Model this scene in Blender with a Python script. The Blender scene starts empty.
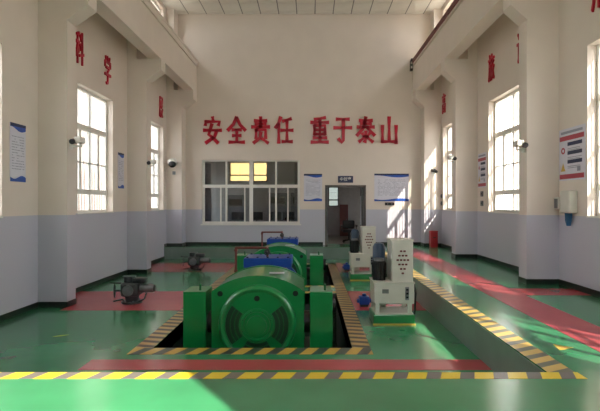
import bpy, bmesh, math, random
from mathutils import Vector, Matrix
random.seed(7)
S = bpy.context.scene
C = S.collection
PI = math.pi

# ------------------------------------------------------------------ camera
cam_d = bpy.data.cameras.new('camera'); cam = bpy.data.objects.new('camera', cam_d); C.objects.link(cam)
cam.location = (0, 0, 1.6); cam.rotation_euler = (PI/2, 0, 0)
cam_d.sensor_width = 36; cam_d.lens = 433/600*36
cam_d.shift_x = -10/600; cam_d.shift_y = -2/600
cam_d.clip_start = .05; cam_d.clip_end = 300
S.camera = cam
# ------------------------------------------------------------------ world, sun, exposure
W = bpy.data.worlds.new('sky'); S.world = W; W.use_nodes = True
wn = W.node_tree; bg = wn.nodes['Background']
bg.inputs[0].default_value = (.93, .96, 1, 1); bg.inputs[1].default_value = 1.9
sd = bpy.data.lights.new('sun', 'SUN'); sun = bpy.data.objects.new('sun', sd); C.objects.link(sun)
sd.energy = 4.3; sd.angle = math.radians(.6); sd.color = (1, .9, .74)
sun.rotation_euler = Vector((-.77, 1, -1.07)).to_track_quat('-Z', 'Y').to_euler()
sun.location = (12, -8, 14)
S.view_settings.view_transform = 'Standard'; S.view_settings.look = 'None'
S.view_settings.exposure = 1.85; S.view_settings.gamma = 1; S.view_settings.use_curve_mapping = False
S.cycles.max_bounces = 10; S.cycles.diffuse_bounces = 6; S.cycles.transparent_max_bounces = 16
S.cycles.sample_clamp_indirect = 6

# ------------------------------------------------------------------ materials
def mat(name, col, rough=.6, metal=0., noise=.06, scale=6., bump=0., bscale=60., spec=.5, coat=0.):
    m = bpy.data.materials.new(name); m.use_nodes = True
    nt = m.node_tree; b = nt.nodes['Principled BSDF']
    b.inputs['Roughness'].default_value = rough; b.inputs['Metallic'].default_value = metal
    b.inputs['Specular IOR Level'].default_value = spec; b.inputs['Coat Weight'].default_value = coat
    b.inputs['Coat Roughness'].default_value = .13
    tc = nt.nodes.new('ShaderNodeTexCoord')
    n = nt.nodes.new('ShaderNodeTexNoise'); n.inputs['Scale'].default_value = scale; n.inputs['Detail'].default_value = 3
    nt.links.new(tc.outputs['Object'], n.inputs['Vector'])
    r = nt.nodes.new('ShaderNodeValToRGB')
    r.color_ramp.elements[0].position = .3; r.color_ramp.elements[1].position = .7
    r.color_ramp.elements[0].color = [c*(1-noise) for c in col] + [1]
    r.color_ramp.elements[1].color = [min(1, c*(1+noise)) for c in col] + [1]
    nt.links.new(n.outputs[0], r.inputs[0]); nt.links.new(r.outputs[0], b.inputs['Base Color'])
    if bump:
        n2 = nt.nodes.new('ShaderNodeTexNoise'); n2.inputs['Scale'].default_value = bscale
        nt.links.new(tc.outputs['Object'], n2.inputs['Vector'])
        bp = nt.nodes.new('ShaderNodeBump'); bp.inputs['Strength'].default_value = bump; bp.inputs['Distance'].default_value = .02
        nt.links.new(n2.outputs[0], bp.inputs['Height']); nt.links.new(bp.outputs[0], b.inputs['Normal'])
    return m
def wallmat(name, low, high, zsplit):
    m = mat(name, high, .5, noise=.025, scale=1.5, bump=.08, bscale=40)
    nt = m.node_tree; b = nt.nodes['Principled BSDF']
    src = b.inputs['Base Color'].links[0].from_socket
    g = nt.nodes.new('ShaderNodeNewGeometry'); sx = nt.nodes.new('ShaderNodeSeparateXYZ')
    nt.links.new(g.outputs['Position'], sx.inputs[0])
    lt = nt.nodes.new('ShaderNodeMath'); lt.operation = 'LESS_THAN'; lt.inputs[1].default_value = zsplit
    nt.links.new(sx.outputs['Z'], lt.inputs[0])
    mx = nt.nodes.new('ShaderNodeMix'); mx.data_type = 'RGBA'
    nt.links.new(lt.outputs[0], mx.inputs[0]); nt.links.new(src, mx.inputs[6]); mx.inputs[7].default_value = (*low, 1)
    nt.links.new(mx.outputs[2], b.inputs['Base Color'])
    return m
def hazard(name, axis, period, skew, yellow, dark, duty=.55):
    """diagonal painted bars; axis = direction the strip runs along, skew = lean across it"""
    m = mat(name, yellow, .35, spec=.4, coat=.2)
    nt = m.node_tree; b = nt.nodes['Principled BSDF']
    g = nt.nodes.new('ShaderNodeNewGeometry'); sx = nt.nodes.new('ShaderNodeSeparateXYZ')
    nt.links.new(g.outputs['Position'], sx.inputs[0])
    a = nt.nodes.new('ShaderNodeMath'); a.operation = 'MULTIPLY'; a.inputs[1].default_value = skew
    nt.links.new(sx.outputs['Y' if axis == 'X' else 'X'], a.inputs[0])
    s = nt.nodes.new('ShaderNodeMath'); s.operation = 'ADD'
    nt.links.new(sx.outputs[axis], s.inputs[0]); nt.links.new(a.outputs[0], s.inputs[1])
    d = nt.nodes.new('ShaderNodeMath'); d.operation = 'DIVIDE'; d.inputs[1].default_value = period
    nt.links.new(s.outputs[0], d.inputs[0])
    f = nt.nodes.new('ShaderNodeMath'); f.operation = 'FRACT'; nt.links.new(d.outputs[0], f.inputs[0])
    l = nt.nodes.new('ShaderNodeMath'); l.operation = 'LESS_THAN'; l.inputs[1].default_value = duty
    nt.links.new(f.outputs[0], l.inputs[0])
    mx = nt.nodes.new('ShaderNodeMix'); mx.data_type = 'RGBA'
    nt.links.new(l.outputs[0], mx.inputs[0]); mx.inputs[6].default_value = (*dark, 1); mx.inputs[7].default_value = (*yellow, 1)
    nt.links.new(mx.outputs[2], b.inputs['Base Color'])
    return m
def glass(name, tint=(1, 1, 1), refl=.07):
    m = bpy.data.materials.new(name); m.use_nodes = True; nt = m.node_tree
    nt.nodes.remove(nt.nodes['Principled BSDF'])
    t = nt.nodes.new('ShaderNodeBsdfTransparent'); t.inputs[0].default_value = (*tint, 1)
    g = nt.nodes.new('ShaderNodeBsdfGlossy'); g.inputs['Roughness'].default_value = .02
    mx = nt.nodes.new('ShaderNodeMixShader'); mx.inputs[0].default_value = refl
    nt.links.new(t.outputs[0], mx.inputs[1]); nt.links.new(g.outputs[0], mx.inputs[2])
    nt.links.new(mx.outputs[0], nt.nodes['Material Output'].inputs[0])
    return m
CREAM = (.74, .66, .58); LAV = (.52, .52, .595)
M = dict(
    wall=wallmat('cream_over_lavender_paint', LAV, CREAM, 1.37),
    cream=mat('cream_paint', CREAM, .5, noise=.03, scale=1.5, bump=.05),
    tile=mat('ceiling_tile', (.80, .77, .71), .8, noise=.04, scale=2, bump=.2, bscale=90),
    grid=mat('ceiling_joint', (.28, .27, .25), .7),
    base=mat('baseboard_black', (.012, .02, .016), .35),
    green=mat('epoxy_green', (.04, .25, .11), .2, noise=.16, scale=1.1, bump=.04, bscale=2.5, spec=.5, coat=.4),
    red=mat('epoxy_red', (.46, .075, .09), .24, noise=.10, scale=1.3, bump=.04, bscale=2.5, spec=.4, coat=.25),
    riser=mat('riser_grey_green', (.19, .25, .22), .35, noise=.1, scale=2),
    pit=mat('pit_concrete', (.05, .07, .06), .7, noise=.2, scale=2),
    mgreen=mat('machine_green', (.006, .235, .06), .28, noise=.05, scale=3, spec=.6, bump=.02, bscale=15, coat=.7),
    mgreen2=mat('machine_green_dark', (.004, .12, .03), .35),
    hole=mat('black_hole', (.004, .005, .005), .6),
    louver=mat('dark_louvre', (.008, .04, .02), .5),
    blue=mat('turbine_blue', (.01, .065, .36), .35, noise=.08),
    navy=mat('navy_print', (.008, .018, .075), .4),
    pblue=mat('poster_blue', (.018, .085, .42), .4, noise=.2),
    pwhite=mat('poster_white', (.66, .66, .74), .4, noise=.03),
    ptext=mat('poster_text', (.28, .29, .36), .5),
    pred=mat('poster_red', (.42, .05, .08), .4),
    yellow=mat('yellow_paint', (.60, .40, .07), .35),
    pipe=mat('brown_red_pipe', (.16, .035, .03), .4),
    rust=mat('dark_red_rail', (.15, .03, .025), .5),
    metal=mat('dark_cast_metal', (.055, .06, .062), .45, metal=.3, noise=.25, scale=9, bump=.2),
    metal2=mat('grey_steel', (.22, .23, .24), .4, metal=.6, noise=.2),
    black=mat('black_plastic', (.012, .012, .014), .4),
    white=mat('white_frame', (.78, .77, .72), .35, noise=.02),
    bars=mat('white_bar', (.62, .62, .60), .4),
    cab=mat('cabinet_cream', (.62, .61, .54), .4, noise=.04),
    tank=mat('tank_blue', (.028, .065, .12), .35, noise=.1),
    lred=mat('letter_red', (.50, .012, .035), .35, noise=.06),
    ink=mat('ink_red_black', (.13, .02, .02), .5),
    bin=mat('red_enamel', (.42, .02, .03), .35),
    dframe=mat('door_frame_brown', (.10, .09, .08), .4),
    room=mat('control_room_wall', (.55, .54, .53), .7),
    rfloor=mat('control_room_floor', (.33, .29, .25), .35),
    curtain=mat('grey_curtain', (.30, .31, .36), .8, noise=.2, scale=12),
    gcab=mat('control_panel_grey', (.16, .17, .18), .5),
    screen=mat('monitor_black', (.01, .012, .016), .2),
    brick=mat('outside_brick', (.52, .25, .17), .9, noise=.15, scale=8),
    plaster=mat('outside_plaster', (.40, .31, .25), .9, noise=.08, scale=1),
    soil=mat('outside_paving', (.40, .38, .34), .9, noise=.1),
    glass=glass('window_glass'), amber=glass('amber_blind_glass', (.80, .63, .38)), cloth=mat('blue_cloth', (.03, .12, .24), .7), dim=glass('dimmed_corridor_glass', (.30, .32, .30), .1), dglass=glass('inner_glass', (.72, .76, .78), .10),  # corridor end glass is tinted dark to dim the daylight behind it
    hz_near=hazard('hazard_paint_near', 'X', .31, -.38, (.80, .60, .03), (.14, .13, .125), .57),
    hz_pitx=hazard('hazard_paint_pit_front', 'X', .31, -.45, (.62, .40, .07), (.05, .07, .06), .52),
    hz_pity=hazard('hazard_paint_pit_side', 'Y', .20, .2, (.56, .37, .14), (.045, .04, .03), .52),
    hz_walk=hazard('hazard_paint_walkway', 'Y', .22, -.45, (.62, .42, .10), (.12, .13, .09), .55),
)

# ------------------------------------------------------------------ mesh helpers
class MB:
    def __init__(self): self.b = bmesh.new()
    def _new(self, geo, mtx): bmesh.ops.transform(self.b, matrix=mtx, verts=geo)
    def box(self, x0, x1, y0, y1, z0, z1):
        v = [self.b.verts.new(p) for p in ((x0,y0,z0),(x1,y0,z0),(x1,y1,z0),(x0,y1,z0),(x0,y0,z1),(x1,y0,z1),(x1,y1,z1),(x0,y1,z1))]
        for f in ((3,2,1,0),(4,5,6,7),(0,1,5,4),(1,2,6,5),(2,3,7,6),(3,0,4,7)): self.b.faces.new([v[i] for i in f])
        return self
    def bbox(self, x0, x1, y0, y1, z0, z1, r=.02, seg=2):
        t = MB().box(x0, x1, y0, y1, z0, z1)
        bmesh.ops.bevel(t.b, geom=t.b.edges[:], offset=r, segments=seg, affect='EDGES', profile=.5)
        return self.merge(t)
    def merge(self, t):
        me = bpy.data.meshes.new('tmp'); t.b.to_mesh(me); t.b.free(); self.b.from_mesh(me); bpy.data.meshes.remove(me); return self
    def cyl(self, p0, p1, r, n=16, r2=None, cap=True):
        p0, p1 = Vector(p0), Vector(p1); d = p1-p0
        q = d.to_track_quat('Z', 'Y').to_matrix().to_4x4(); q.translation = (p0+p1)/2
        bmesh.ops.create_cone(self.b, cap_ends=cap, segments=n, radius1=r, radius2=r if r2 is None else r2, depth=d.length, matrix=q)
        return self
    def ball(self, p, r, s=(1,1,1), u=16, v=10):
        m = Matrix.Translation(p) @ Matrix.Diagonal((*s, 1))
        bmesh.ops.create_uvsphere(self.b, u_segments=u, v_segments=v, radius=r, matrix=m); return self
    def prism(self, prof, axis, a0, a1):
        """prof: 2-D polygon; axis 'Y': (x,z) extruded in y; 'X': (y,z) in x; 'Z': (x,y) in z"""
        def P(u, w, a): return {'Y': (u, a, w), 'X': (a, u, w), 'Z': (u, w, a)}[axis]
        A = [self.b.verts.new(P(u, w, a0)) for u, w in prof]; B = [self.b.verts.new(P(u, w, a1)) for u, w in prof]
        n = len(prof); self.b.faces.new(A); self.b.faces.new(B[::-1])
        for i in range(n): self.b.faces.new((A[i], B[i], B[(i+1) % n], A[(i+1) % n]))
        return self
    def ring(self, c, r0, r1, y0, y1, a0=0, a1=2*PI, n=48, full=True):
        """annulus (or a sector of it) in the x-z plane, extruded in y"""
        k = n if full else n+1
        rows = []
        for i in range(k):
            a = a0+(a1-a0)*i/n; ca, sa = math.cos(a), math.sin(a)
            rows.append([self.b.verts.new((c[0]+r*ca, y, c[1]+r*sa)) for r, y in ((r0,y0),(r1,y0),(r1,y1),(r0,y1))])
        for i in range(n):
            A, B = rows[i], rows[(i+1) % k]
            for j in range(4): self.b.faces.new((A[j], A[(j+1) % 4], B[(j+1) % 4], B[j]))
        if not full: self.b.faces.new(rows[0]); self.b.faces.new(rows[-1][::-1])
        return self
    def lathe(self, c, prof, n=48):
        """revolve (r, y) profile about the y axis through (x, z) = c"""
        rows = [[self.b.verts.new((c[0]+r*math.cos(2*PI*i/n), y, c[1]+r*math.sin(2*PI*i/n))) for i in range(n)] for r, y in prof]
        for A, B in zip(rows, rows[1:]):
            for i in range(n): self.b.faces.new((A[i], A[(i+1) % n], B[(i+1) % n], B[i]))
        self.b.faces.new(rows[0]); self.b.faces.new(rows[-1][::-1]); return self
    def tube(self, pts, r, n=10):
        for a, b in zip(pts, pts[1:]): self.cyl(a, b, r, n)
        for p in pts[1:-1]: self.ball(p, r*1.02, u=n, v=6)
        return self
    def build(self, name, m, parent=None, smooth=False, loc=None):
        bmesh.ops.recalc_face_normals(self.b, faces=self.b.faces[:])
        me = bpy.data.meshes.new(name); self.b.to_mesh(me); self.b.free(); me.materials.append(m)
        if smooth:
            for p in me.polygons: p.use_smooth = True
            me.set_sharp_from_angle(angle=math.radians(38))
        o = bpy.data.objects.new(name, me); C.objects.link(o)
        if parent: o.parent = parent
        if loc: o.location = loc
        return o
def tag(o, label, cat=None, group=None, kind=None):
    o['label'] = label
    if cat: o['category'] = cat
    if group: o['group'] = group
    if kind: o['kind'] = kind
    return o
def empty(name, loc, label, cat=None, group=None, kind=None):
    o = bpy.data.objects.new(name, None); C.objects.link(o); o.location = loc; o.empty_display_size = .1
    return tag(o, label, cat, group, kind)
def struct(o, label): return tag(o, label, kind='structure')
def copy_tree(o, parent=None):
    c = o.copy(); C.objects.link(c); c.parent = parent
    for ch in list(o.children): copy_tree(ch, c)
    return c
def share(src, parent, loc):
    c = src.copy(); C.objects.link(c); c.parent = parent; c.location = loc; return c

XL, XR, YB, ZC = -5.37, 4.92, 16.7, 8.91       # recess walls, back wall, ceiling
XLC, XRC = -4.80, 4.28                          # inner faces of the columns
ZL = -.45                                       # sunken machine floor
XS, YN, YF = 2.25, 4.1, 15.95                   # edges of the sunken floor
Y0 = -1.2                                       # rear wall
LW = [(c, .9) for c in (2.4, 6.65, 10.9, 14.95)]
RW = [(c, 1.08) for c in (2.4, 6.6, 10.85, 14.9)]
WZ0, WZ1 = 1.38, 4.4
CZ0, CZ1 = 7.72, 8.72

def holes_box(mb, u0, u1, v0, v1, holes, put):
    us = sorted({u0, u1, *[h[0] for h in holes], *[h[1] for h in holes]}); vs = sorted({v0, v1, *[h[2] for h in holes], *[h[3] for h in holes]})
    for a, b in zip(us, us[1:]):
        run = None
        for c, d in zip(vs, vs[1:]):
            inside = any(h[0] <= (a+b)/2 <= h[1] and h[2] <= (c+d)/2 <= h[3] for h in holes)
            if inside:
                if run: put(mb, a, b, *run); run = None
            else: run = (run[0], d) if run else (c, d)
        if run: put(mb, a, b, *run)

# ------------------------------------------------------------------ floors
PITS = [(-2.22, .60, 6.14, 9.9), (-2.22, .60, 10.8, 14.5)]
mb = MB()
holes_box(mb, XL-.3, XS+.1, YN-.1, YF+.1, PITS, lambda m, a, b, c, d: m.box(a, b, c, d, ZL-.25, ZL))
floor = struct(mb.build('floor', M['green']), 'sunken glossy green epoxy machine floor with two pits')
mb = MB()
mb.box(XL-.3, XR+.3, Y0-.3, YN, -.5, 0); mb.box(XS, XR+.3, YN, YB+.3, -.5, 0); mb.box(XL-.3, XS, YF, YB+.3, -.5, 0)
rfl = struct(mb.build('floor_raised', M['green']), 'raised glossy green epoxy platform and walkway around the sunken floor')
mb = MB(); mb.box(XS-.012, XS, YN, YF, ZL, -.012).box(XL, XS-.012, YF-.012, YF, ZL, -.012)
o = mb.build('riser', M['riser'], rfl)
for x0, x1, y0, y1 in PITS:
    mb = MB()
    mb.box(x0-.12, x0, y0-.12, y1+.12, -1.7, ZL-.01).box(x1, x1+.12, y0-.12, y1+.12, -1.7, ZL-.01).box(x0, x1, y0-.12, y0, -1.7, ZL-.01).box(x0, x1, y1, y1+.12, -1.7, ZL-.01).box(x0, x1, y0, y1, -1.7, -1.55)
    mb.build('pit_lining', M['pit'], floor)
def paint(name, x0, x1, y0, y1, z, m, parent, h=.003): return MB().box(x0, x1, y0, y1, z, z+h).build(name, m, parent)
# red paths and hazard strips on the sunken floor
for y0, y1 in ((8.3, 10.1), (13.0, 14.9)):
    if y0 < 9: paint('red_path', XL, -2.5, 8.87, y1, ZL, M['red'], floor); paint('red_path', XLC, -2.5, y0, 8.87, ZL, M['red'], floor); paint('red_path', .87, XS, y0, y1, ZL, M['red'], floor)
    else: paint('red_path', XL, -2.5, y0, y1, ZL, M['red'], floor); paint('red_path', .87, XS, y0, y1, ZL, M['red'], floor)
paint('red_path', -2.86, XS, 5.33, 5.68, ZL, M['red'], floor)
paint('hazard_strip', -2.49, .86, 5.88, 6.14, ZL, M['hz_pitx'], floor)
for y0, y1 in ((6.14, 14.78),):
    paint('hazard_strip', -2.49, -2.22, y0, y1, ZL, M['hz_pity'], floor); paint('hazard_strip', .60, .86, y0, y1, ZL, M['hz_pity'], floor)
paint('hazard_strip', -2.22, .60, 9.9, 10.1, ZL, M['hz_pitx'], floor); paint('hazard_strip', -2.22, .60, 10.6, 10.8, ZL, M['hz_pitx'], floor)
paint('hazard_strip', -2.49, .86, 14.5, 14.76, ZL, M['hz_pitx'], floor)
MB().prism([(-3.96, 6.66), (-3.88, 6.74), (-3.76, 6.76), (-3.86, 6.68)], 'Z', ZL, ZL+.003).build('yellow_mark', M['yellow'], floor)
# raised level
paint('red_path', 3.12, 3.75, Y0, YB, 0, M['red'], rfl); paint('red_path', 3.75, XR, 7.55, 8.15, 0, M['red'], rfl)
paint('hazard_strip', XL, XS+.28, 3.95, YN, 0, M['hz_near'], rfl); paint('hazard_strip', XS, XS+.26, YN, YF, 0, M['hz_walk'], rfl)
MB().prism([(2.72, 4.72), (2.92, 4.80), (2.76, 4.92)], 'Z', 0, .003).build('yellow_arrow', M['yellow'], rfl)

# ------------------------------------------------------------------ walls
def hl(ws): return [(c-h, c+h, WZ0, WZ1) for c, h in ws] + [(c-h, c+h, CZ0, CZ1) for c, h in ws]
mb = MB(); holes_box(mb, Y0, YB+.3, -1.7, ZC+.2, hl(LW), lambda m, a, b, c, d: m.box(XL-.3, XL, a, b, c, d))
wl = struct(mb.build('wall_left', M['wall']), 'left long wall, cream above lavender wainscot, with tall windows')
mb = MB(); holes_box(mb, Y0, YB+.3, -.5, ZC+.2, hl(RW), lambda m, a, b, c, d: m.box(XR, XR+.3, a, b, c, d))
wr = struct(mb.build('wall_right', M['wall']), 'right long wall, cream above lavender wainscot, with sunlit windows')
BW = (-4.17, -.39, .81, 3.28); BD = (.58, 2.16, -.5, 2.31)
mb = MB(); holes_box(mb, XL, XR, -.5, ZC+.2, [BW, BD], lambda m, a, b, c, d: m.box(a, b, YB, YB+.3, c, d))
wb = struct(mb.build('wall_back', M['wall']), 'end wall with red slogan, control room window and doorway')
mb = MB(); holes_box(mb, XL-.3, XR+.3, -.5, ZC+.2, [(.85, 3.13, 3.0, 6.1)], lambda m, a, b, c, d: m.box(a, b, Y0-.3, Y0, c, d))  # unseen opening, shaped for the foreground sun patch and less skylight
struct(mb.build('wall_front', M['wall']), 'entrance wall behind the viewer with an added high opening shaped to let the sun in')
cols = []
CY = [(.1, .48), (4.3, 4.68), (8.55, 8.87), (12.72, 13.07), (16.2, YB)]
for side, xa, xb in (('left', XL, XLC), ('right', XR, XRC)):
    s = 1 if side == 'left' else -1
    tip = -4.37 if side == 'left' else 3.95
    for i, (y0, y1) in enumerate(CY):
        z0 = ZL if side == 'left' and YN < y0 < YF else 0
        e = empty('wall_column', (0, 0, 0), '', kind='structure')
        e['label'] = ['nearest', 'second', 'third', 'fourth', 'corner'][i] + ' square column along the %s wall, with a corbel under the crane beam' % side
        MB().box(min(xa, xb), max(xa, xb), y0, y1, z0, 5.85).build('shaft', M['wall'], e)
        MB().box(min(xa, xa+s*.28), max(xa, xa+s*.28), y0, y1, 5.85, ZC).build('upper_shaft', M['cream'], e)
        MB().prism([(xb, 5.22), (xb, 5.85), (tip, 5.85), (tip, 5.52)], 'Y', y0-.02 if i < 4 else y0, y1).build('corbel', M['cream'], e)
# baseboards
def bb(name, boxes, label):
    mb = MB()
    for b in boxes: mb.box(*b)
    struct(mb.build(name, M['base']), label)
t = .015; h = .11
L, R = [], []
for i, (y0, y1) in enumerate(CY):
    nxt = CY[i+1][0] if i+1 < len(CY) else YB
    low = YN < y0 < YF; z = ZL if low else 0
    L += [(XL, XLC, y0-t, y0, z, z+h), (XLC, XLC+t, y0-t, y1, z, z+h)]
    if i < 4:
        e = min(nxt, YF) if low else min(nxt, YN)
        L.append((XL, XL+t, y1, e, z, z+h))
        if i == 3: L.append((XL, XL+t, YF, nxt, 0, h))
        if i == 0: L += [(XL, XL+t, Y0, y0, 0, h), (XL, XL+t, YN, nxt, ZL, ZL+h)]
    R += [(XRC, XR, y0-t, y0, 0, h), (XRC-t, XRC, y0-t, y1, 0, h)]
    if i < 4: R.append((XR-t, XR, y1, nxt, 0, h))
    if i == 0: R.append((XR-t, XR, Y0, y0, 0, h))
bb('baseboard_left', L, 'black skirting along the foot of the left wall'); bb('baseboard_right', R, 'black skirting along the foot of the right wall')
bb('baseboard_back', [(XLC, .5, YB-t, YB, 0, h), (2.24, XRC, YB-t, YB, 0, h)], 'black skirting along the foot of the end wall')
# ceiling with tiles
ceil = struct(MB().box(XL-.3, XR+.3, Y0-.3, YB+.3, ZC, ZC+.2).build('ceiling', M['grid']), 'white tiled ceiling high above the hall')
TS = .695
tile = None
ys = [YB-.27, YB] ; rows = [(YB-.27, YB)] + [(YB-.27-TS*(k+1), YB-.27-TS*k) for k in range(8)]
for a, b in rows:
    x = XL
    while x < XR-.05:
        x1 = min(x+TS, XR)
        key = (round(x1-x, 3), round(b-a, 3))
        if tile is None: tile = {}
        if key not in tile:
            tile[key] = MB().box(.02, key[0]-.02, .02, key[1]-.02, -.02, 0).build('ceiling_tile', M['tile'], ceil, loc=(x, a, ZC))
        else: share(tile[key], ceil, (x, a, ZC))
        x = x1
mb = MB(); mb.box(XL, XR, Y0, rows[-1][0], ZC-.012, ZC); mb.build('plain_ceiling', M['tile'], ceil)

# ------------------------------------------------------------------ windows
wnum = [0]
def side_window(side, c, hw):
    wnum[0] += 1
    x = XL if side == 'left' else XR; s = -1 if side == 'left' else 1      # s points outdoors
    e = empty('window_%d' % wnum[0], (x+s*.2, c, WZ0), '', kind='structure')
    y0, y1, H = -hw, hw, WZ1-WZ0
    f = .06
    T1, T2 = 3.42-WZ0, 1.88-WZ0
    fr = MB()
    fr.box(-.035, .035, y0, y0+f, 0, H).box(-.035, .035, y1-f, y1, 0, H).box(-.035, .035, y0+f, y1-f, 0, f).box(-.035, .035, y0+f, y1-f, H-f, H)
    fr.build('window_frame', M['white'], e)
    MB().box(-.05, .05, y0+f, y1-f, T1-.03, T1+.10).build('transom', M['white'], e)
    MB().box(-.04, .04, y0+f, y1-f, T2-.05, T2+.07).build('transom', M['white'], e)
    for za, zb in ((f, T2-.05), (T2+.07, T1-.03), (T1+.10, H-f)):
        MB().box(-.03, .03, -.035, .035, za, zb).build('mullion', M['white'], e)
        for a, b in ((y0+f, -.035), (.035, y1-f)):
            MB().box(-.004, .004, a, b, za, zb).build('pane', M['glass'], e)
    MB().box(-.03+s*.0, .03, y0+f, y1-f, T2+.05+.66, T2+.05+.69).build('grille_rail', M['bars'], e)
    for y in (-hw*.5, hw*.5): MB().box(-.025, .025, y-.045, y+.045, T2+.07, T1-.03).build('sash_stile', M['white'], e)
    bar = None; n = int(2*hw/.125)
    for k in range(1, n):
        y = -hw+2*hw*k/n
        if bar is None: bar = MB().box(-.011, .011, -.011, .011, .0, H).build('bar', M['bars'], e, loc=(s*.07, y, 0))
        else: share(bar, e, (s*.07, y, 0))
    MB().box(min(-s*.2, -s*.22), max(-s*.035, -s*.22), y0-.0, y1+.0, -.03, .0).build('window_sill', M['white'], e)
    e['label'] = ['nearest', 'second', 'third', 'farthest'][[w[0] for w in (LW if side == 'left' else RW)].index(c)] + ' tall white barred window in the %s wall' % side
    # clerestory light above the crane beam
    wnum[0] += 1
    g = empty('window_%d' % wnum[0], (x+s*.15, c, CZ0), e['label'].replace('tall white barred window', 'small high window above the crane beam'), kind='structure')
    H2 = CZ1-CZ0
    MB().box(-.03, .03, y0, y0+f, 0, H2).box(-.03, .03, y1-f, y1, 0, H2).box(-.03, .03, y0+f, y1-f, 0, f).box(-.03, .03, y0+f, y1-f, H2-f, H2).build('window_frame', M['white'], g)
    MB().box(-.025, .025, -.03, .03, f, H2-f).build('mullion', M['white'], g)
    for a, b in ((y0+f, -.03), (.03, y1-f)): MB().box(-.004, .004, a, b, f, H2-f).build('pane', M['glass'], g)
for c, hw in LW: side_window('left', c, hw)
for c, hw in RW: side_window('right', c, hw)

# ------------------------------------------------------------------ crane beams and rails
for side, x0, x1, lab in (('left', -4.77, -4.37, 'cream concrete crane beam running along the left wall'), ('right', 3.95, 4.35, 'cream concrete crane beam with dark red rail along the right wall')):
    e = empty('crane_beam', (0, Y0, 5.85), lab, kind='structure')
    Lb = YB-Y0-.02
    MB().box(x0+.03 if side == 'left' else x0, x1 if side == 'left' else x1-.03, 0, Lb, 0, 1.0).build('beam_web', M['cream'], e)
    MB().box(x0-.05, x1+.05, 0, Lb, 1.0, 1.16).build('beam_flange', M['cream'], e)
    xi = x1+.02 if side == 'left' else x0-.02
    MB().box(xi-.05, xi+.05, 0, Lb, 1.16, 1.22).build('rail', M['cream'] if side == 'left' else M['rust'], e)
    if side == 'right':
        MB().box(xi-.06, xi-.02, 0, Lb, 1.06, 1.14).build('conductor_bar', M['rust'], e)
e = empty('rail_end_stop', (3.93, 16.45, 7.1), 'black and white end stop at the far end of the right crane rail', 'rail stop')
MB().box(-.10, .16, -.04, .04, -.07, .0).build('stop_plate', M['black'], e)
MB().box(-.13, -.03, -.05, .05, -.46, -.07).build('stop_post', M['black'], e)
for k in range(2): MB().box(-.11, -.05, -.056, -.05, -.38+k*.16, -.29+k*.16).build('white_patch', M['white'], e)

# ------------------------------------------------------------------ slogan
GL = {
 '安': [[(.5,1.02),(.53,.9)], [(.12,.86),(.09,.70)], [(.12,.84),(.9,.84),(.83,.70)], [(.46,.74),(.28,.33),(.5,.22),(.80,.0)], [(.74,.5),(.62,.25),(.12,.0)], [(.0,.5),(1.,.5)]],
 '全': [[(.5,1.02),(.32,.74),(.0,.5)], [(.5,1.0),(.7,.72),(1.,.5)], [(.26,.52),(.76,.52)], [(.28,.29),(.74,.29)], [(.08,.03),(.94,.03)], [(.51,.52),(.51,.03)]],
 '责': [[(.16,.88),(.84,.88)], [(.2,.76),(.8,.76)], [(.0,.635),(1.,.635)], [(.5,1.02),(.5,.63)], [(.24,.53),(.24,.18)], [(.24,.52),(.78,.52),(.78,.18)], [(.51,.42),(.46,.2),(.10,.0)], [(.58,.17),(.92,.0)]],
 '任': [[(.3,1.02),(.18,.78),(.0,.6)], [(.19,.74),(.19,.0)], [(.9,.96),(.42,.86)], [(.32,.5),(1.,.5)], [(.66,.9),(.66,.05)], [(.4,.05),(.96,.05)]],
 '重': [[(.82,1.),(.2,.93)], [(.0,.815),(1.,.815)], [(.2,.7),(.2,.34)], [(.2,.69),(.8,.69),(.8,.34)], [(.2,.52),(.8,.52)], [(.2,.35),(.8,.35)], [(.51,.95),(.51,.04)], [(.14,.2),(.88,.2)], [(.02,.03),(.98,.03)]],
 '于': [[(.14,.94),(.86,.94)], [(.0,.6),(1.,.6)], [(.53,.94),(.53,.1),(.44,.02),(.26,.16)]],
 '泰': [[(.14,.89),(.86,.89)], [(.2,.765),(.8,.765)], [(.03,.63),(.97,.63)], [(.5,1.02),(.38,.6),(.0,.3)], [(.58,.62),(1.,.3)], [(.5,.46),(.5,.03),(.4,.08)], [(.3,.38),(.4,.27)], [(.12,.05),(.42,.22)], [(.74,.39),(.58,.25)], [(.57,.23),(.9,.04)]],
 '山': [[(.5,1.02),(.5,.06)], [(.08,.68),(.08,.03)], [(.08,.05),(.93,.05)], [(.93,.68),(.93,-.02)]],
}
def glyph(mb, strokes, w, h, th, d):
    for st in strokes:
        P = [Vector((x*w, y*h)) for x, y in st]
        n = len(P); Lp, Rp = [], []
        for i, p in enumerate(P):
            a = (P[i]-P[i-1]).normalized() if i else (P[1]-P[0]).normalized()
            b = (P[i+1]-P[i]).normalized() if i < n-1 else a
            tn = (a+b).normalized(); nn = Vector((-tn.y, tn.x))
            k = th*(.62 if 0 < i < n-1 else .72)
            q = p-tn*th*.3 if i == 0 else (p+tn*th*.3 if i == n-1 else p)
            Lp.append(q+nn*k); Rp.append(q-nn*k)
            if n == 2 and i == 0:
                m_ = (P[0]+P[1])/2; Lp.append(m_+nn*th*.46); Rp.append(m_-nn*th*.46)
        mb.prism([tuple(v) for v in Lp+Rp[::-1]], 'Y', -d, 0)
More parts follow.
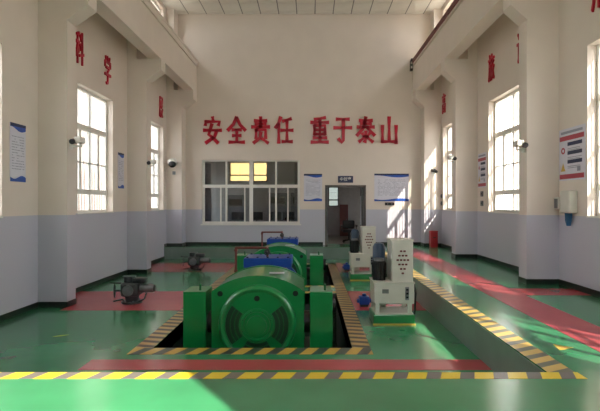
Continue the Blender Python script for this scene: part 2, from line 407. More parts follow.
for i, (ch, px) in enumerate(zip('安全责任重于泰山', (203, 227, 251, 274.5, 310, 333, 356, 380))):
    w = .67 if ch != '山' else .62
    mb = MB(); glyph(mb, GL[ch], w, .97, .095, .05)
    mb.build('slogan_character', M['lred'], loc=((px+1-310)/25.93, YB-.001, 1.6+(203.5-143)/25.93))
    tag(C.objects[-1], ['leftmost red character of the end wall slogan, above the window corner', 'second red character from the left in the end wall slogan', 'third red character from the left in the end wall slogan', 'red character just left of the gap in the end wall slogan', 'red character just right of the gap in the end wall slogan', 'third red character from the right in the end wall slogan', 'second red character from the right in the end wall slogan', 'rightmost three pronged red character of the end wall slogan'][i], 'letter', 'red slogan characters on the end wall')
def text_mesh(s, size, ext, bold):
    c = bpy.data.curves.new('t', 'FONT'); c.body = s; c.size = size; c.extrude = ext; c.offset = bold
    c.align_x = 'CENTER'; c.align_y = 'CENTER'; c.resolution_u = 3
    o = bpy.data.objects.new('t', c); C.objects.link(o); bpy.context.view_layer.update()
    me = bpy.data.meshes.new_from_object(o.evaluated_get(bpy.context.evaluated_depsgraph_get()))
    bpy.data.objects.remove(o); bpy.data.curves.remove(c); return me
def text_obj(name, s, size, ext, bold, m, loc, rot, parent=None, sx=1):
    me = text_mesh(s, size, ext, bold); me.materials.clear(); me.materials.append(m); me.name = name
    o = bpy.data.objects.new(name, me); C.objects.link(o); o.location = loc; o.rotation_euler = rot
    if sx != 1: me.transform(Matrix.Diagonal((sx, 1, 1, 1)))
    if parent: o.parent = parent
    return o
for ch, y, z in (('科', 10.06, 5.15), ('学', 11.45, 5.05), ('展', 15.55, 5.02)):
    o = text_obj('slogan_character', ch, .82, .02, .006, M['lred'], (XL+.021, y, z), (PI/2, 0, PI/2), None, .45)
    tag(o, {'科': 'red raised character above the near left window, left of two', '学': 'red raised character above the near left window, right of two', '展': 'red raised character above the farthest left window'}[ch], 'letter', 'red slogan characters on the left wall')
for ch, y, z in (('高', 15.85, 5.2), ('旅', 11.7, 5.22), ('设', 10.05, 5.18), ('用', 7.34, 5.22)):
    o = text_obj('slogan_character', ch, .78, .02, .005, M['lred'], (XR-.021, y, z), (PI/2, 0, -PI/2), None, .5)
    lab = {15.85: 'farthest red raised character high on the right wall', 11.7: 'red raised character above the middle right window, left of the pair', 10.05: 'red raised character beside the column, partly hidden, on the right wall', 7.34: 'nearest red raised character cut by the top right edge'}[y]
    tag(o, lab, 'letter', 'red slogan characters on the right wall')

# ------------------------------------------------------------------ end wall: control room window and doorway
e = empty('window_%d' % (wnum[0]+1), (BW[0], YB+.12, BW[2]), 'wide white framed internal window of the control room', kind='structure')
w, hh = BW[1]-BW[0], BW[3]-BW[2]
f = .09; zt = 1.40
fr = MB().box(0, f, -.05, .05, 0, hh).box(w-f, w, -.05, .05, 0, hh).box(f, w-f, -.05, .05, 0, f).box(f, w-f, -.05, .05, hh-f*.6, hh)
fr.build('window_frame', M['white'], e)
MB().box(f, w-f, -.05, .05, zt, zt+.12).build('transom', M['white'], e)
xs = [f, w*.245, w*.50, w*.755, w-f]
for za, zb in ((f, zt), (zt+.12, hh-f*.6)):
    for k, x in enumerate(xs[1:-1]): MB().box(x-(.07 if k == 1 else .035), x+(.07 if k == 1 else .035), -.05, .05, za, zb).build('mullion', M['white'], e)
    for a, b in zip(xs, xs[1:]): MB().box(a, b, -.004, .004, za, zb).build('pane', M['dglass'], e)
for k in range(4):
    x = xs[k]+(xs[k+1]-xs[k])*(.74 if k < 3 else .55)
    MB().box(x-.025, x+.025, -.03, .03, f, zt).build('sash_stile', M['white'], e)
MB().box(-.04, w+.04, -.16, -.06, -.05, 0).build('window_sill', M['white'], e)
e = empty('door_1', (BD[0], YB, 0), 'dark framed doorway standing open to the corridor', kind='structure')
dw, dh = BD[1]-BD[0], BD[3]
MB().box(0, .06, -.01, .3, 0, dh).box(dw-.06, dw, -.01, .3, 0, dh).box(.06, dw-.06, -.01, .3, dh-.07, dh).build('door_frame', M['dframe'], e)
lf = MB().box(dw-.11, dw-.065, .30, 1.05, .02, dh-.08).build('door_leaf', M['gcab'], e)
MB().box(dw-.15, dw-.11, .62, .66, .75, 1.9).build('door_handle', M['pwhite'], lf)
lf = MB().box(.065, .11, .30, 1.05, .02, dh-.08).build('door_leaf', M['gcab'], e)
# rooms behind
mb = MB(); mb.box(XL, XR, YB+.3, 21.8, -.3, -.0)
struct(mb.build('floor_control_room', M['rfloor']), 'pale floor of the rooms behind the end wall')
mb = MB(); mb.box(XL, XR, YB+.3, 21.8, 4.0, 4.2)
struct(mb.build('ceiling_control_room', M['room']), 'ceiling of the rooms behind the end wall')
CWH = [(-4.06, -3.02, 2.70, 3.70), (-2.88, -2.15, 2.70, 3.70), (.92, 1.45, 1.45, 2.45)]
mb = MB(); holes_box(mb, XL-.2, XR+.2, -.3, 4.2, CWH, lambda m, a, b, c, d: m.box(a, b, 21.8, 22.0, c, d))
struct(mb.build('wall_control_room_back', M['room']), 'far wall of the control room with amber windows')
mb = MB(); holes_box(mb, YB+.3, 21.8, -.3, 4.2, [(17.9, 19.3, .9, 3.2), (19.8, 21.2, .9, 3.2)], lambda m, a, b, c, d: m.box(XL-.2, XL, a, b, c, d))
struct(mb.build('wall_control_room_left', M['room']), 'side wall of the control room')
mb = MB(); holes_box(mb, YB+.3, 21.8, -.3, 4.2, [(19.3, 20.1, 1.2, 2.6)], lambda m, a, b, c, d: m.box(XR, XR+.2, a, b, c, d))  # opening added out of view to brighten the corridor
struct(mb.build('wall_corridor_right', M['room']), 'side wall of the corridor behind the doorway')
struct(MB().box(.25, .40, YB+.3, 21.8, 0, 4.0).build('wall_partition', M['room']), 'partition between control room and corridor')
for k, y in enumerate((17.9, 19.8)):  # side windows added to bring daylight into the control room
    e = empty('window_%d' % (wnum[0]+5+k), (XL-.1, y, .9), ['nearer', 'farther'][k] + ' added side window lighting the control room', kind='structure')
    MB().box(-.03, .03, 0, .06, 0, 2.3).box(-.03, .03, 1.34, 1.4, 0, 2.3).box(-.03, .03, .06, 1.34, 0, .06).box(-.03, .03, .06, 1.34, 2.24, 2.3).build('window_frame', M['white'], e)
    MB().box(-.03, .03, .67, .73, .06, 2.24).build('mullion', M['white'], e)
    for a, b in ((.06, .67), (.73, 1.34)): MB().box(-.004, .004, a, b, .06, 2.24).build('pane', M['glass'], e)
for k, (a, b, c, d) in enumerate(CWH):
    e = empty('window_%d' % (wnum[0]+2+k), (a, 21.9, c), ['left amber lit window at the back of the control room', 'right amber lit window at the back of the control room', 'small bright window at the end of the corridor'][k], kind='structure')
    ww, wh = b-a, d-c
    MB().box(0, .05, -.03, .03, 0, wh).box(ww-.05, ww, -.03, .03, 0, wh).box(.05, ww-.05, -.03, .03, 0, .05).box(.05, ww-.05, -.03, .03, wh-.05, wh).build('window_frame', M['dframe'], e)
    MB().box(.05, ww-.05, -.03, .03, wh*.30, wh*.30+.06).build('transom', M['dframe'], e)
    for z0, z1 in ((.05, wh*.30), (wh*.30+.06, wh-.05)): MB().box(.05, ww-.05, -.004, .004, z0, z1).build('pane', M['amber'] if k < 2 else M['dim'], e)
for i, (x, y, wd, hgt, mm, lab) in enumerate([(-4.9, 19.9, .62, 2.1, 'curtain', 'pale grey equipment cabinet at the left of the control room'), (-3.5, 20.6, .8, 2.0, 'gcab', 'dark equipment cabinet below the left amber window'), (-1.55, 20.9, .9, 2.1, 'gcab', 'dark equipment cabinet right of the amber windows'), (-.55, 20.4, .7, 2.1, 'gcab', 'grey equipment cabinet at the right of the control room')]):
    e = empty('equipment_cabinet', (x, y, 0), lab, 'cabinet', 'equipment cabinets in the control room')
    MB().bbox(-wd/2, wd/2, -.25, .25, .06, hgt, .01).build('body', M[mm], e); MB().box(-wd/2+.03, wd/2-.03, -.22, .22, 0, .06).build('plinth', M['black'], e)
    MB().box(-wd/2+.03, wd/2-.03, -.262, -.25, .12, hgt-.06).build('door', M[mm], e)
    MB().box(wd/2-.1, wd/2-.07, -.285, -.262, 1.0, 1.2).build('handle', M['metal2'], e)
    MB().box(-wd/2+.1, wd/2-.1, -.268, -.262, hgt-.5, hgt-.2).build('display', M['screen'], e)
e = empty('control_desk', (-2.1, 18.6, 0), 'long grey control desk behind the internal window', 'desk')
MB().bbox(-1.6, 1.5, -.35, .35, .72, .76, .01).build('desk_top', M['gcab'], e)
for x in (-1.5, 0, 1.4): MB().box(x-.03, x+.03, -.3, .3, 0, .72).build('desk_leg', M['gcab'], e)
for i, x in enumerate((-3.1, -2.3, -1.5, -.9)):
    e = empty('computer_monitor', (x, 18.6, .76), ['leftmost', 'second', 'third', 'rightmost'][i] + ' black computer monitor on the control desk', 'monitor', 'monitors on the control desk')
    MB().bbox(-.27, .27, -.02, .02, .14, .48, .008).build('screen', M['screen'], e); MB().box(-.03, .03, .02, .05, .02, .3).build('stand', M['black'], e); MB().box(-.1, .1, -.06, .1, 0, .02).build('foot', M['black'], e)
for i, (x, lab) in enumerate(((-4.25, 'pale curtain gathered at the left edge of the control room window'), (-.62, 'pale curtain gathered at the right edge of the control room window'))):
    prof = []; n = 14
    for k in range(n+1): prof.append((x+(.30 if i == 0 else .26)*k/n, 17.25+.05*math.sin(k*2.1)))
    prof += [(u, v+.03) for u, v in prof[::-1]]
    tag(MB().prism(prof, 'Z', .03, 3.2).build('curtain', M['curtain']), lab, 'curtain')
# chair-like dark thing, red extinguisher cabinet in the corridor
e = empty('office_chair', (1.60, 17.75, 0), 'black office chair just inside the open doorway', 'chair')
MB().bbox(-.26, .26, -.25, .25, .42, .54, .05, 3).build('seat', M['black'], e, True); MB().bbox(-.25, .25, .20, .30, .56, .90, .05, 3).build('backrest', M['black'], e, True)
for s in (-1, 1): MB().bbox(s*.30-.035, s*.30+.035, -.2, .22, .66, .72, .02).box(s*.30-.02, s*.30+.02, -.02, .04, .46, .67).build('armrest', M['black'], e)
MB().cyl((0, 0, .1), (0, 0, .43), .035).build('gas_lift', M['black'], e, True)
for k in range(5):
    a = 2*PI*k/5; MB().cyl((0, 0, .12), (.28*math.cos(a), .28*math.sin(a), .07), .025, 8).ball((.28*math.cos(a), .28*math.sin(a), .035), .034, u=8, v=6).build('leg', M['black'], e, True)
e = empty('extinguisher_cabinet', (1.68, 21.5, 0), 'dark red cabinet standing at the end of the corridor', 'cabinet')
MB().bbox(-.2, .2, -.15, .15, 0, 1.55, .015).build('body', M['pipe'], e); MB().box(-.17, .17, -.165, -.15, .06, 1.5).build('door', M['pipe'], e); MB().box(.1, .13, -.18, -.165, .7, .85).build('handle', M['metal2'], e)

# ------------------------------------------------------------------ posters and signs (front faces -Y; rot turns them onto side walls)
def poster(label, loc, rot, w, h, style, seed=1, cat='poster'):
    rnd = random.Random(seed)
    e = empty('wall_poster', loc, label, cat); e.rotation_euler = (0, 0, rot)
    MB().box(-w/2, w/2, -.012, 0, 0, h).build('board', M['pwhite'], e)
    def bar(n, x0, x1, z0, z1, m): MB().box(x0, x1, -.0145, -.012, z0, z1).build(n, M[m], e)
    if style == 'blue':
        n = 12
        top = [(-w/2, h)] + [(w/2, h)] + [(w/2-w*k/n, h-h*(.10+.035*math.sin(k/n*PI*1.6))) for k in range(n+1)]
        MB().prism(top, 'Y', -.0145, -.012).build('header_band', M['pblue'], e)
        MB().prism([(-w/2, h), (w/2, h), (w/2, h*.955), (-w/2, h*.94)], 'Y', -.0165, -.0145).build('header_edge', M['navy'], e)
        bot = [(-w/2, 0)] + [(w/2, 0)] + [(w/2-w*k/n, h*(.075+.03*math.sin(k/n*PI*2))) for k in range(n+1)]
        MB().prism(bot, 'Y', -.0145, -.012).build('footer_band', M['pblue'], e)
        mb = MB(); rows = int(h/.065)
        for r in range(2, rows-1):
            z = h*.86-r*(h*.74)/rows
            x = -w*.40
            while x < w*.38:
                l = min(rnd.uniform(.03, .12), w*.42-x)
                if rnd.random() < .8: mb.box(x, x+l*.8, -.0135, -.012, z, z+.012)
                x += l
        mb.build('text_lines', M['ptext'], e)['kind'] = 'stuff'
    else:
        bar('title', -w*.42, w*.42, h*.90, h*.95, 'ptext')
        bar('red_band', -w*.47, w*.47, h*.77, h*.86, 'pred'); bar('red_band', -w*.47, w*.47, h*.03, h*.12, 'pred')
        for z in (.66, .49, .32): bar('black_caption', -w*.15, w*.40, h*z, h*(z+.07), 'navy')
        mb = MB()
        for z in (.60, .57, .43, .40, .26, .23): mb.box(-w*.15, w*(.25+.15*rnd.random()), -.0135, -.012, h*z, h*z+.012)
        mb.build('text_lines', M['ptext'], e)['kind'] = 'stuff'
        MB().prism([(-w*.42, h*.18), (-w*.24, h*.18), (-w*.33, h*.34)], 'Y', -.0145, -.012).build('warning_triangle', M['yellow'], e)
        MB().ring((-w*.33, h*.58), w*.04, w*.08, -.0145, -.012, n=16).build('prohibition_ring', M['pred'], e)
        bar('square_mark', w*.22, w*.34, h*.16, h*.25, 'ptext')
    return e
def bx(px): return (px-310)/25.93
poster('narrow notice with blue header on the end wall between window and doorway', (bx(313), YB, 1.69), 0, .70, 1.05, 'blue', 3)
poster('wide notice with blue header on the end wall right of the doorway', (bx(391.5), YB, 1.69), 0, 1.33, 1.06, 'blue', 5)
poster('narrow blue edged notice on the left wall, nearest the viewer', (XL, 7.95, 2.0), PI/2, .42, 1.06, 'blue', 7)
poster('narrow blue edged notice on the left wall beyond the barred window', (XL, 12.28, 2.03), PI/2, .38, 1.0, 'blue', 9)
poster('safety notice with red bands on the right wall above the phone box', (XR, 8.13, 2.04), -PI/2, .80, .99, 'red', 11)
poster('safety notice with red bands on the right wall beyond the first column', (XR, 12.36, 2.06), -PI/2, .58, .98, 'red', 13)
e = empty('door_sign', (bx(345.5), YB, 2.40), 'small navy sign with white characters above the doorway', 'sign')
MB().box(-.29, .29, -.03, 0, 0, .26).build('plate', M['navy'], e)
text_obj('lettering', '中控室', .15, .003, .001, M['white'], (0, -.032, .13), (PI/2, 0, 0), e)
e = empty('socket_box', (bx(389.5), YB, 1.53), 'small black socket box under the wide notice', 'socket')
MB().bbox(-.18, .18, -.06, 0, 0, .11, .008).build('body', M['black'], e)
for s in (-1, 1): MB().cyl((s*.08, -.066, .055), (s*.08, -.06, .055), .025, 10).build('outlet', M['metal2'], e)
for y, z, lab in ((12.35, 1.80, 'upper small dark switch below the red banded notice'), (12.35, 1.53, 'lower small dark switch below the red banded notice'), (16.15, 1.80, 'upper small dark switch near the far right corner'), (16.15, 1.53, 'lower small dark switch near the far right corner')):
    e = empty('wall_switch', (XR, y, z), lab, 'switch'); MB().bbox(-.035, 0, -.07, .07, 0, .15, .006).build('plate', M['gcab'], e); MB().box(-.045, -.035, -.03, .03, .05, .10).build('rocker', M['black'], e)

# cctv cameras
def cctv(loc, dirx, label, dome=False):
    e = empty('security_camera', loc, label, 'camera')
    if dome:
        MB().box(-.06, .06, -.03, 0, -.02, .2).build('mount_plate', M['white'], e)
        MB().tube([(0, -.02, .14), (0, -.22, .14), (0, -.22, .08)], .025).build('arm', M['white'], e, True)
        MB().ball((0, -.22, .02), .18, (1, 1, .8)).build('housing', M['white'], e, True)
        MB().ball((.02, -.30, -.05), .135).build('dome', M['black'], e, True)
        MB().box(-.05, .05, -.06, 0, -.42, -.30).build('junction_box', M['gcab'], e)
    else:
        d = dirx; k = abs(abs(loc[0])-(-XLC if d > 0 else XRC)) if abs(loc[0]) < 4.7 and loc[1] < 16 else 0     # side arm back to the column's inner face
        if k:
            MB().box(min(-d*k, -d*(k-.02)), max(-d*k, -d*(k-.02)), .01, .11, -.06, .06).build('mount_plate', M['white'], e)
            MB().tube([(-d*k, .06, 0), (0, .06, 0), (0, .06, .05)], .018).build('arm', M['white'], e, True)
        else:
            MB().box(-.05, .05, -.02, 0, -.05, .05).build('mount_plate', M['white'], e)
            MB().tube([(0, -.01, 0), (0, .0, .06)], .018).build('arm', M['white'], e, True)
        MB().bbox(-.07, .07, -.12, .10, .05, .17, .02).build('housing', M['white'] if k else M['black'], e)
        MB().cyl((-d*.08, -.15, .06), (-d*.08, -.05, .09), .055, 12).build('lens', M['black'], e, True)
    return e
cctv((-4.58, 8.62, 2.75), 1, 'white and black security camera on the near left column')
cctv((-4.64, 12.80, 2.72), 1, 'small security camera on the second left column')
cctv((-5.08, 16.2, 3.1), 1, 'white security camera with black dome in the far left corner', True)
cctv((4.14, 8.62, 2.68), -1, 'white security camera on the near right column')
cctv((4.16, 12.80, 2.85), -1, 'white security camera on the second right column')
cctv((4.60, 16.2, 2.72), -1, 'small dark security camera in the far right corner')

# wall phone
e = empty('wall_phone_box', (XR, 8.12, 1.42), 'cream wall box with a blue handset cover hanging under it', 'wall box')
MB().bbox(-.16, 0, -.17, .13, 0, .42, .02).build('case', M['cab'], e)
MB().box(-.165, -.16, -.14, .10, .03, .39).build('lid', M['cab'], e)
MB().bbox(-.15, 0, .19, .36, .06, .30, .015).build('side_box', M['cab'], e); MB().box(-.155, -.15, .22, .33, .09, .27).build('side_panel', M['metal2'], e)
MB().prism([(-.05, 0), (.06, 0), (.05, -.14), (.0, -.24), (-.03, -.14)], 'X', -.11, -.03).build('hanging_cloth', M['cloth'], e)
# red bin
e = empty('red_box', (4.52, 15.85, 0), 'red metal fire equipment box on the walkway by the far right corner', 'box')
MB().bbox(-.13, .13, -.12, .12, 0, .56, .012).build('body', M['bin'], e); MB().bbox(-.14, .14, -.13, .13, .56, .60, .01).build('lid', M['bin'], e); MB().box(-.05, .05, -.135, -.12, .35, .38).build('handle', M['black'], e)

# ------------------------------------------------------------------ generators
def arch(hw, zs, za, zb, n=20):
    """profile with straight sides up to zs, arched top to za, foot at zb"""
    sag = za-zs; R = (hw*hw+sag*sag)/(2*sag); a = math.asin(hw/R); cz = za-R
    return [(-hw, zb), (hw, zb)] + [(R*math.sin(a-2*a*k/n), cz+R*math.cos(a-2*a*k/n)) for k in range(n+1)]
def generator(loc):
    """origin on pit floor z=-1.55 under the face centre; +y is away from the viewer"""
    e = empty('generator', loc, 'large green generator with round end cover, nearest the viewer', 'generator', 'green generators in the floor pits')
    g = M['mgreen']; Z = lambda z: z+1.55
    ZC_ = Z(-.21); c = (0, ZC_)
    MB().prism(arch(.685, Z(.27), Z(.495), Z(-.80)), 'Y', .03, 1.10).build('housing', g, e, True)
    MB().prism(arch(.70, Z(.27), Z(.51), Z(-.80)), 'Y', 0, .06).build('end_plate', g, e, True)
    MB().prism(arch(.70, Z(.27), Z(.51), Z(-.80)), 'Y', 1.06, 1.12).build('rear_plate', g, e, True)
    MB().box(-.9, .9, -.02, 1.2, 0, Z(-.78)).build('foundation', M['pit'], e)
    bell = MB().lathe(c, [(.585, .0), (.583, -.06), (.568, -.10), (.54, -.122), (.51, -.118), (.49, -.10), (.25, -.10), (.25, .0)], 64).build('end_cover', g, e, True)
    MB().lathe(c, [(.25, -.09), (.25, -.118), (.238, -.135), (.205, -.135), (.195, -.115), (.195, -.09)], 48).build('hub_ring', g, bell, True)
    MB().lathe(c, [(.195, -.09), (.195, -.112), (.15, -.115), (.142, -.155), (.0001, -.16)], 48).build('hub_cap', g, bell, True)
    for k in range(8):
        a = 2*PI*(k+.5)/8; p = (.221*math.cos(a), ZC_+.221*math.sin(a))
        MB().cyl((p[0], -.148, p[1]), (p[0], -.132, p[1]), .012, 6).build('bolt', M['mgreen2'], bell)
    for a0, a1 in ((PI-.66, PI+.66), (-.66, .66), (1.5*PI-.55, 1.5*PI+.55)):
        v = MB().ring(c, .268, .47, -.106, -.10, a0, a1, 16, False).build('vent', M['louver'], bell)
        MB().ring(c, .472, .486, -.114, -.10, a0-.03, a1+.03, 16, False).ring(c, .26, .272, -.114, -.10, a0-.03, a1+.03, 16, False).build('vent_rim', g, v)
        for r in (.335, .40): MB().ring(c, r-.008, r+.008, -.112, -.104, a0+.02, a1-.02, 12, False).build('louvre', M['mgreen2'], v)
    for x, z in ((-.57, .235), (0, .185), (.57, .24)):
        y = -.106 if x == 0 else -.006; MB().cyl((x, y, Z(z)), (x, y+.008, Z(z)), .042, 16).build('lifting_hole', M['hole'], e)
    MB().bbox(.14, .38, .30, .42, Z(.488), Z(.492)+.006, .002).build('name_plate', M['pwhite'], e)
    # side cooler boxes
    for s in (-1, 1):
        b = MB().bbox(s*.96-.172, s*.96+.172, .0, .46, 0, Z(.265), .01).build('cooler_box', g, e)
        MB().cyl((s*.96+.06, .12, Z(.26)), (s*.96+.06, .12, Z(.36)), .018, 8).build('vent_stub', M['mgreen2'], b, True)
        MB().box(s*.96-.14, s*.96+.14, -.006, .0, Z(-.9), Z(.22)).build('cover_panel', g, b)
        MB().cyl((s*.70, .25, Z(-.25)), (s*.96, .25, Z(-.25)), .17, 20).build('side_duct', M['black'], e, True)
    # bearing between generator and turbine
    MB().cyl((0, 1.1, ZC_), (0, 1.62, ZC_), .14, 20).build('shaft', M['metal2'], e, True)
    MB().prism(arch(.30, Z(-.05), Z(.10), Z(-1.5)), 'Y', 1.25, 1.5).build('bearing_pedestal', g, e, True)
    MB().cyl((.86, .75, Z(-.08)), (1.22, .75, Z(-.08)), .16, 18).build('side_motor', M['black'], e, True)
    MB().box(.92, 1.16, .62, .88, 0, Z(-.2)).build('motor_stand', M['mgreen2'], e)
    return e
g1 = generator((-.79, 6.55, -1.55))
g2 = copy_tree(g1); g2.location = (-.79, 11.12, -1.55); g2['label'] = 'large green generator half hidden behind the nearer one'
def turbine(loc):
    e = empty('turbine', loc, 'blue turbine casing right behind the nearest generator', 'turbine', 'blue turbines in the floor pits')
    Z = lambda z: z+1.55; b = M['blue']
    MB().bbox(-.47, .47, 0, .72, Z(.34), Z(.53), .02).build('casing_cover', b, e)
    MB().lathe((0, Z(-.20)), [(.64, .05), (.64, .12), (.55, .14), (.55, .60), (.64, .62), (.64, .68)], 40).build('scroll_casing', b, e, True)
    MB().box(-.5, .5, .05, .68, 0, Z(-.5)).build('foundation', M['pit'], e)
    for x in (-.40, -.2, 0, .2, .40):
        for y in (.06, .66): MB().cyl((x, y, Z(.53)), (x, y, Z(.555)), .022, 6).build('bolt', M['navy'], e)
    q = M['pipe']
    r = MB().tube([(-.60, -.10, 0), (-.60, -.10, Z(.745)), (-.02, -.10, Z(.745)), (-.02, .20, Z(.745)), (-.02, .20, Z(.52))], .024).build('water_pipe', q, e, True); r['label'] = 'brown red pipe bending over the blue casing'
    MB().ball((-.02, .20, Z(.64)), .055).cyl((-.02, .20, Z(.58)), (-.02, .20, Z(.70)), .035, 10).build('valve_body', M['metal'], r, True)
    MB().cyl((-.02, .2, Z(.64)), (-.02, .09, Z(.64)), .012, 8).ring((-.02, Z(.64)), .045, .06, .08, .10, n=16).build('hand_wheel', M['metal'], r, True)
    for z in (.30, .70): MB().cyl((-.60, -.10, Z(z)-.02), (-.60, -.10, Z(z)+.02), .036, 10).build('coupling', q, r, True)
    return e
t1 = turbine((-.83, 8.45, -1.55))
t2 = copy_tree(t1); t2.location = (-.83, 13.02, -1.55); t2['label'] = 'blue turbine casing behind the farther generator'
# ------------------------------------------------------------------ governor cabinets
def governor(loc):
    e = empty('governor_cabinet', loc, 'nearer cream governor cabinet with motor and tank on a green plinth', 'cabinet', 'governor cabinets on the sunken floor')
    MB().bbox(-.35, .35, 0, .55, 0, .17, .012).build('plinth', M['mgreen'], e)
    MB().box(-.36, .36, -.02, .0, .0, .025).build('yellow_edge', M['yellow'], e)
    for x in (-.29, .26):
        for y in (.04, .48): MB().box(x-.025, x+.045, y-.02, y+.04, .17, .36).build('leg', M['cab'], e)
    MB().box(-.32, .33, .03, .52, .17, .19).build('drip_tray', M['cab'], e)
    lb = MB().bbox(-.335, .345, .02, .54, .35, .70, .012).build('oil_tank_box', M['cab'], e)
    MB().box(-.345, .355, .01, .55, .69, .715).build('lid', M['cab'], lb)
    MB().box(-.20, -.09, .012, .02, .53, .60).build('name_plate', M['metal2'], lb)
    MB().box(.19, .25, .0, .02, .42, .64).build('level_gauge', M['metal2'], lb)
    for k in range(3): MB().box(.20, .24, -.004, .0, .45+k*.065, .48+k*.065).build('gauge_window', M['screen'], lb)
    ub = MB().bbox(-.03, .335, .06, .50, .715, 1.42, .012).build('control_box', M['cab'], e)
    MB().box(-.04, .345, .05, .51, 1.41, 1.43).build('cap', M['cab'], ub)
    MB().box(0, .305, .05, .06, .76, 1.38).build('front_door', M['cab'], ub)
    for z, n in ((1.24, 2), (1.165, 3), (1.09, 4), (1.015, 3), (.94, 2), (.865, 1)):
        for k in range(n): x = .155+(k-(n-1)/2)*.058; MB().bbox(x-.021, x+.021, .042, .05, z-.015, z+.015, .004, 1).build('indicator', M['ink'], ub)
    MB().cyl((-.21, .30, .715), (-.21, .30, 1.05), .115, 20).build('pump_motor', M['black'], e, True)
    for k in range(10):
        a = 2*PI*k/10; MB().box(-.006, .006, .10, .13, .76, 1.02).build('cooling_fin', M['black'], e).matrix_basis = Matrix.Translation((-.21, .30, 0)) @ Matrix.Rotation(a, 4, 'Z')
    MB().cyl((-.21, .30, 1.05), (-.21, .30, 1.09), .09, 16).build('motor_cap', M['metal2'], e, True)
    MB().lathe((0, 0), [(.0001, 0), (.10, .01), (.115, .05), (.115, .56), (.08, .62), (.03, .64), (.0001, .64)], 20).build('accumulator', M['tank'], e, True, None).matrix_basis = Matrix.Translation((-.16, .62, .70)) @ Matrix.Rotation(PI/2, 4, 'X')
    MB().box(-.27, -.05, .52, .74, 0, .70).build('accumulator_stand', M['cab'], e)
    MB().tube([(.38, .2, .66), (.41, .2, .5), (.40, .22, .18), (.39, .25, .02)], .016, 8).build('hose', M['black'], e, True)
    return e
c1 = governor((1.42, 7.3, ZL))
c2 = copy_tree(c1); c2.location = (1.42, 11.5, ZL); c2['label'] = 'farther cream governor cabinet with motor and tank on a green plinth'
def bluebox(loc):
    e = empty('blue_valve', loc, 'small blue valve actuator on the red floor beside the nearer cabinet', 'valve', 'small blue valves on the red floor')
    MB().bbox(-.10, .10, -.09, .09, .04, .20, .02).build('body', M['blue'], e); MB().cyl((0, 0, .20), (0, 0, .25), .04, 12).build('cap', M['blue'], e, True)
    MB().cyl((-.14, 0, .11), (-.10, 0, .11), .04, 12).build('flange', M['blue'], e, True); MB().cyl((.1, 0, .11), (.14, 0, .11), .04, 12).build('flange', M['blue'], e, True); MB().box(-.08, .08, -.07, .07, 0, .04).build('foot', M['metal'], e)
    return e
b1 = bluebox((1.08, 8.65, ZL)); b2 = copy_tree(b1); b2.location = (1.12, 13.2, ZL); b2['label'] = 'small blue valve actuator on the red floor beside the farther cabinet'

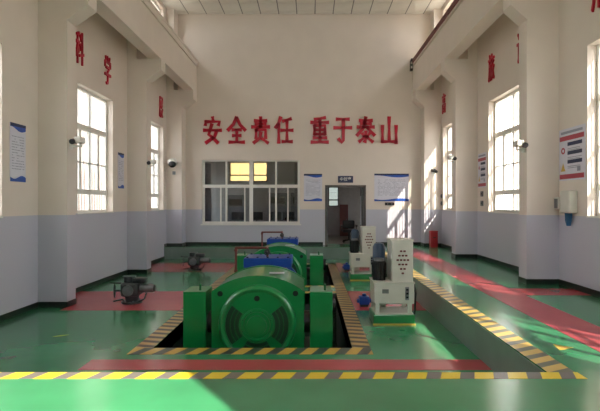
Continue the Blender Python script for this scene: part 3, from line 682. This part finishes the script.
# ------------------------------------------------------------------ valve actuators on the left floor
def actuator(loc):
    e = empty('valve_actuator', loc, 'nearer dark grey motorised valve actuator with handwheel on the red floor', 'valve actuator', 'valve actuators on the left floor')
    m = M['metal']
    MB().cyl((-.02, 0, 0), (-.02, 0, .04), .20, 20).build('base_flange', m, e, True)
    MB().cyl((-.02, 0, .04), (-.02, 0, .16), .12, 20, .15).build('yoke', m, e, True)
    for k in range(6):
        a = 2*PI*k/6; MB().cyl((-.02+.17*math.cos(a), .17*math.sin(a), .04), (-.02+.17*math.cos(a), .17*math.sin(a), .065), .018, 6).build('bolt', M['metal2'], e)
    MB().bbox(-.20, .16, -.17, .17, .15, .43, .05, 3).build('gearbox', m, e, True)
    MB().cyl((-.03, -.20, .28), (-.03, -.16, .28), .11, 20).build('gear_cover', M['metal2'], e, True)
    MB().cyl((.14, 0, .30), (.44, 0, .30), .085, 20).build('motor', M['metal2'], e, True)
    MB().cyl((.44, 0, .30), (.47, 0, .30), .075, 20, .05).build('motor_end', m, e, True)
    MB().bbox(.02, .28, -.10, .10, .40, .52, .03).build('terminal_box', m, e, True)
    MB().cyl((-.10, 0, .43), (-.10, 0, .54), .08, 16).build('position_dome', m, e, True)
    MB().box(-.20, .06, -.03, .03, .535, .555).build('cap_plate', M['metal2'], e)
    w = MB().cyl((-.20, -.05, .26), (-.36, -.05, .26), .02, 8).build('handwheel_shaft', m, e, True)
    mb = MB().ring((0, 0), .115, .14, -.012, .012, n=24)
    for k in range(3):
        a = 2*PI*k/3; mb.cyl((0, 0, 0), (.12*math.cos(a), 0, .12*math.sin(a)), .010, 6)
    mb.build('handwheel', m, w, True).matrix_basis = Matrix.Translation((-.355, -.05, .26)) @ Matrix.Rotation(PI/2+.35, 4, 'Z')
    MB().tube([(.30, -.05, .22), (.27, -.08, .10), (.14, -.12, .03), (.05, -.2, .02)], .015, 8).build('cable', M['black'], e, True)
    MB().cyl((-.2, -.1, .42), (-.42, -.1, .43), .014, 8).build('lever', m, e, True); MB().cyl((-.15, -.12, .10), (-.34, -.14, .06), .016, 8).build('lever', m, e, True)
    return e
a1 = actuator((-3.66, 8.95, ZL)); a2 = copy_tree(a1); a2.location = (-3.52, 13.3, ZL); a2['label'] = 'farther dark grey motorised valve actuator near the back step'

# ------------------------------------------------------------------ outdoors
mb = MB(); holes_box(mb, -60, 60, -60, 80, [(XL-.3, XR+.3, Y0-.3, 22.0)], lambda m, a, b, c, d: m.box(a, b, c, d, -.35, -.06))
struct(mb.build('ground', M['soil']), 'pale paving outside the hall')
def house(loc, sx, sy, hh, m, label, rows, cols_):
    e = empty('outside_building', loc, label, 'building')
    MB().box(-sx/2, sx/2, -sy/2, sy/2, 0, hh).build('wall', M[m], e); MB().box(-sx/2-.2, sx/2+.2, -sy/2-.2, sy/2+.2, hh, hh+.3).build('roof', M['room'], e)
    s = -1 if loc[0] > 0 else 1
    for r in range(rows):
        for k in range(cols_):
            y = -sy/2+sy*(k+.5)/cols_; z = 2+r*2.8
            MB().box(min(s*sx/2, s*(sx/2+.05)), max(s*sx/2, s*(sx/2+.05)), y-.6, y+.6, z, z+1.3).build('window', M['tank'], e)
house((-14, 34, -.06), 8, 34, 11, 'plaster', 'pale plaster building outside the left windows', 3, 3)
house((19, 24.5, -.06), 8, 15, 14, 'brick', 'red brick building outside the right windows', 4, 4)
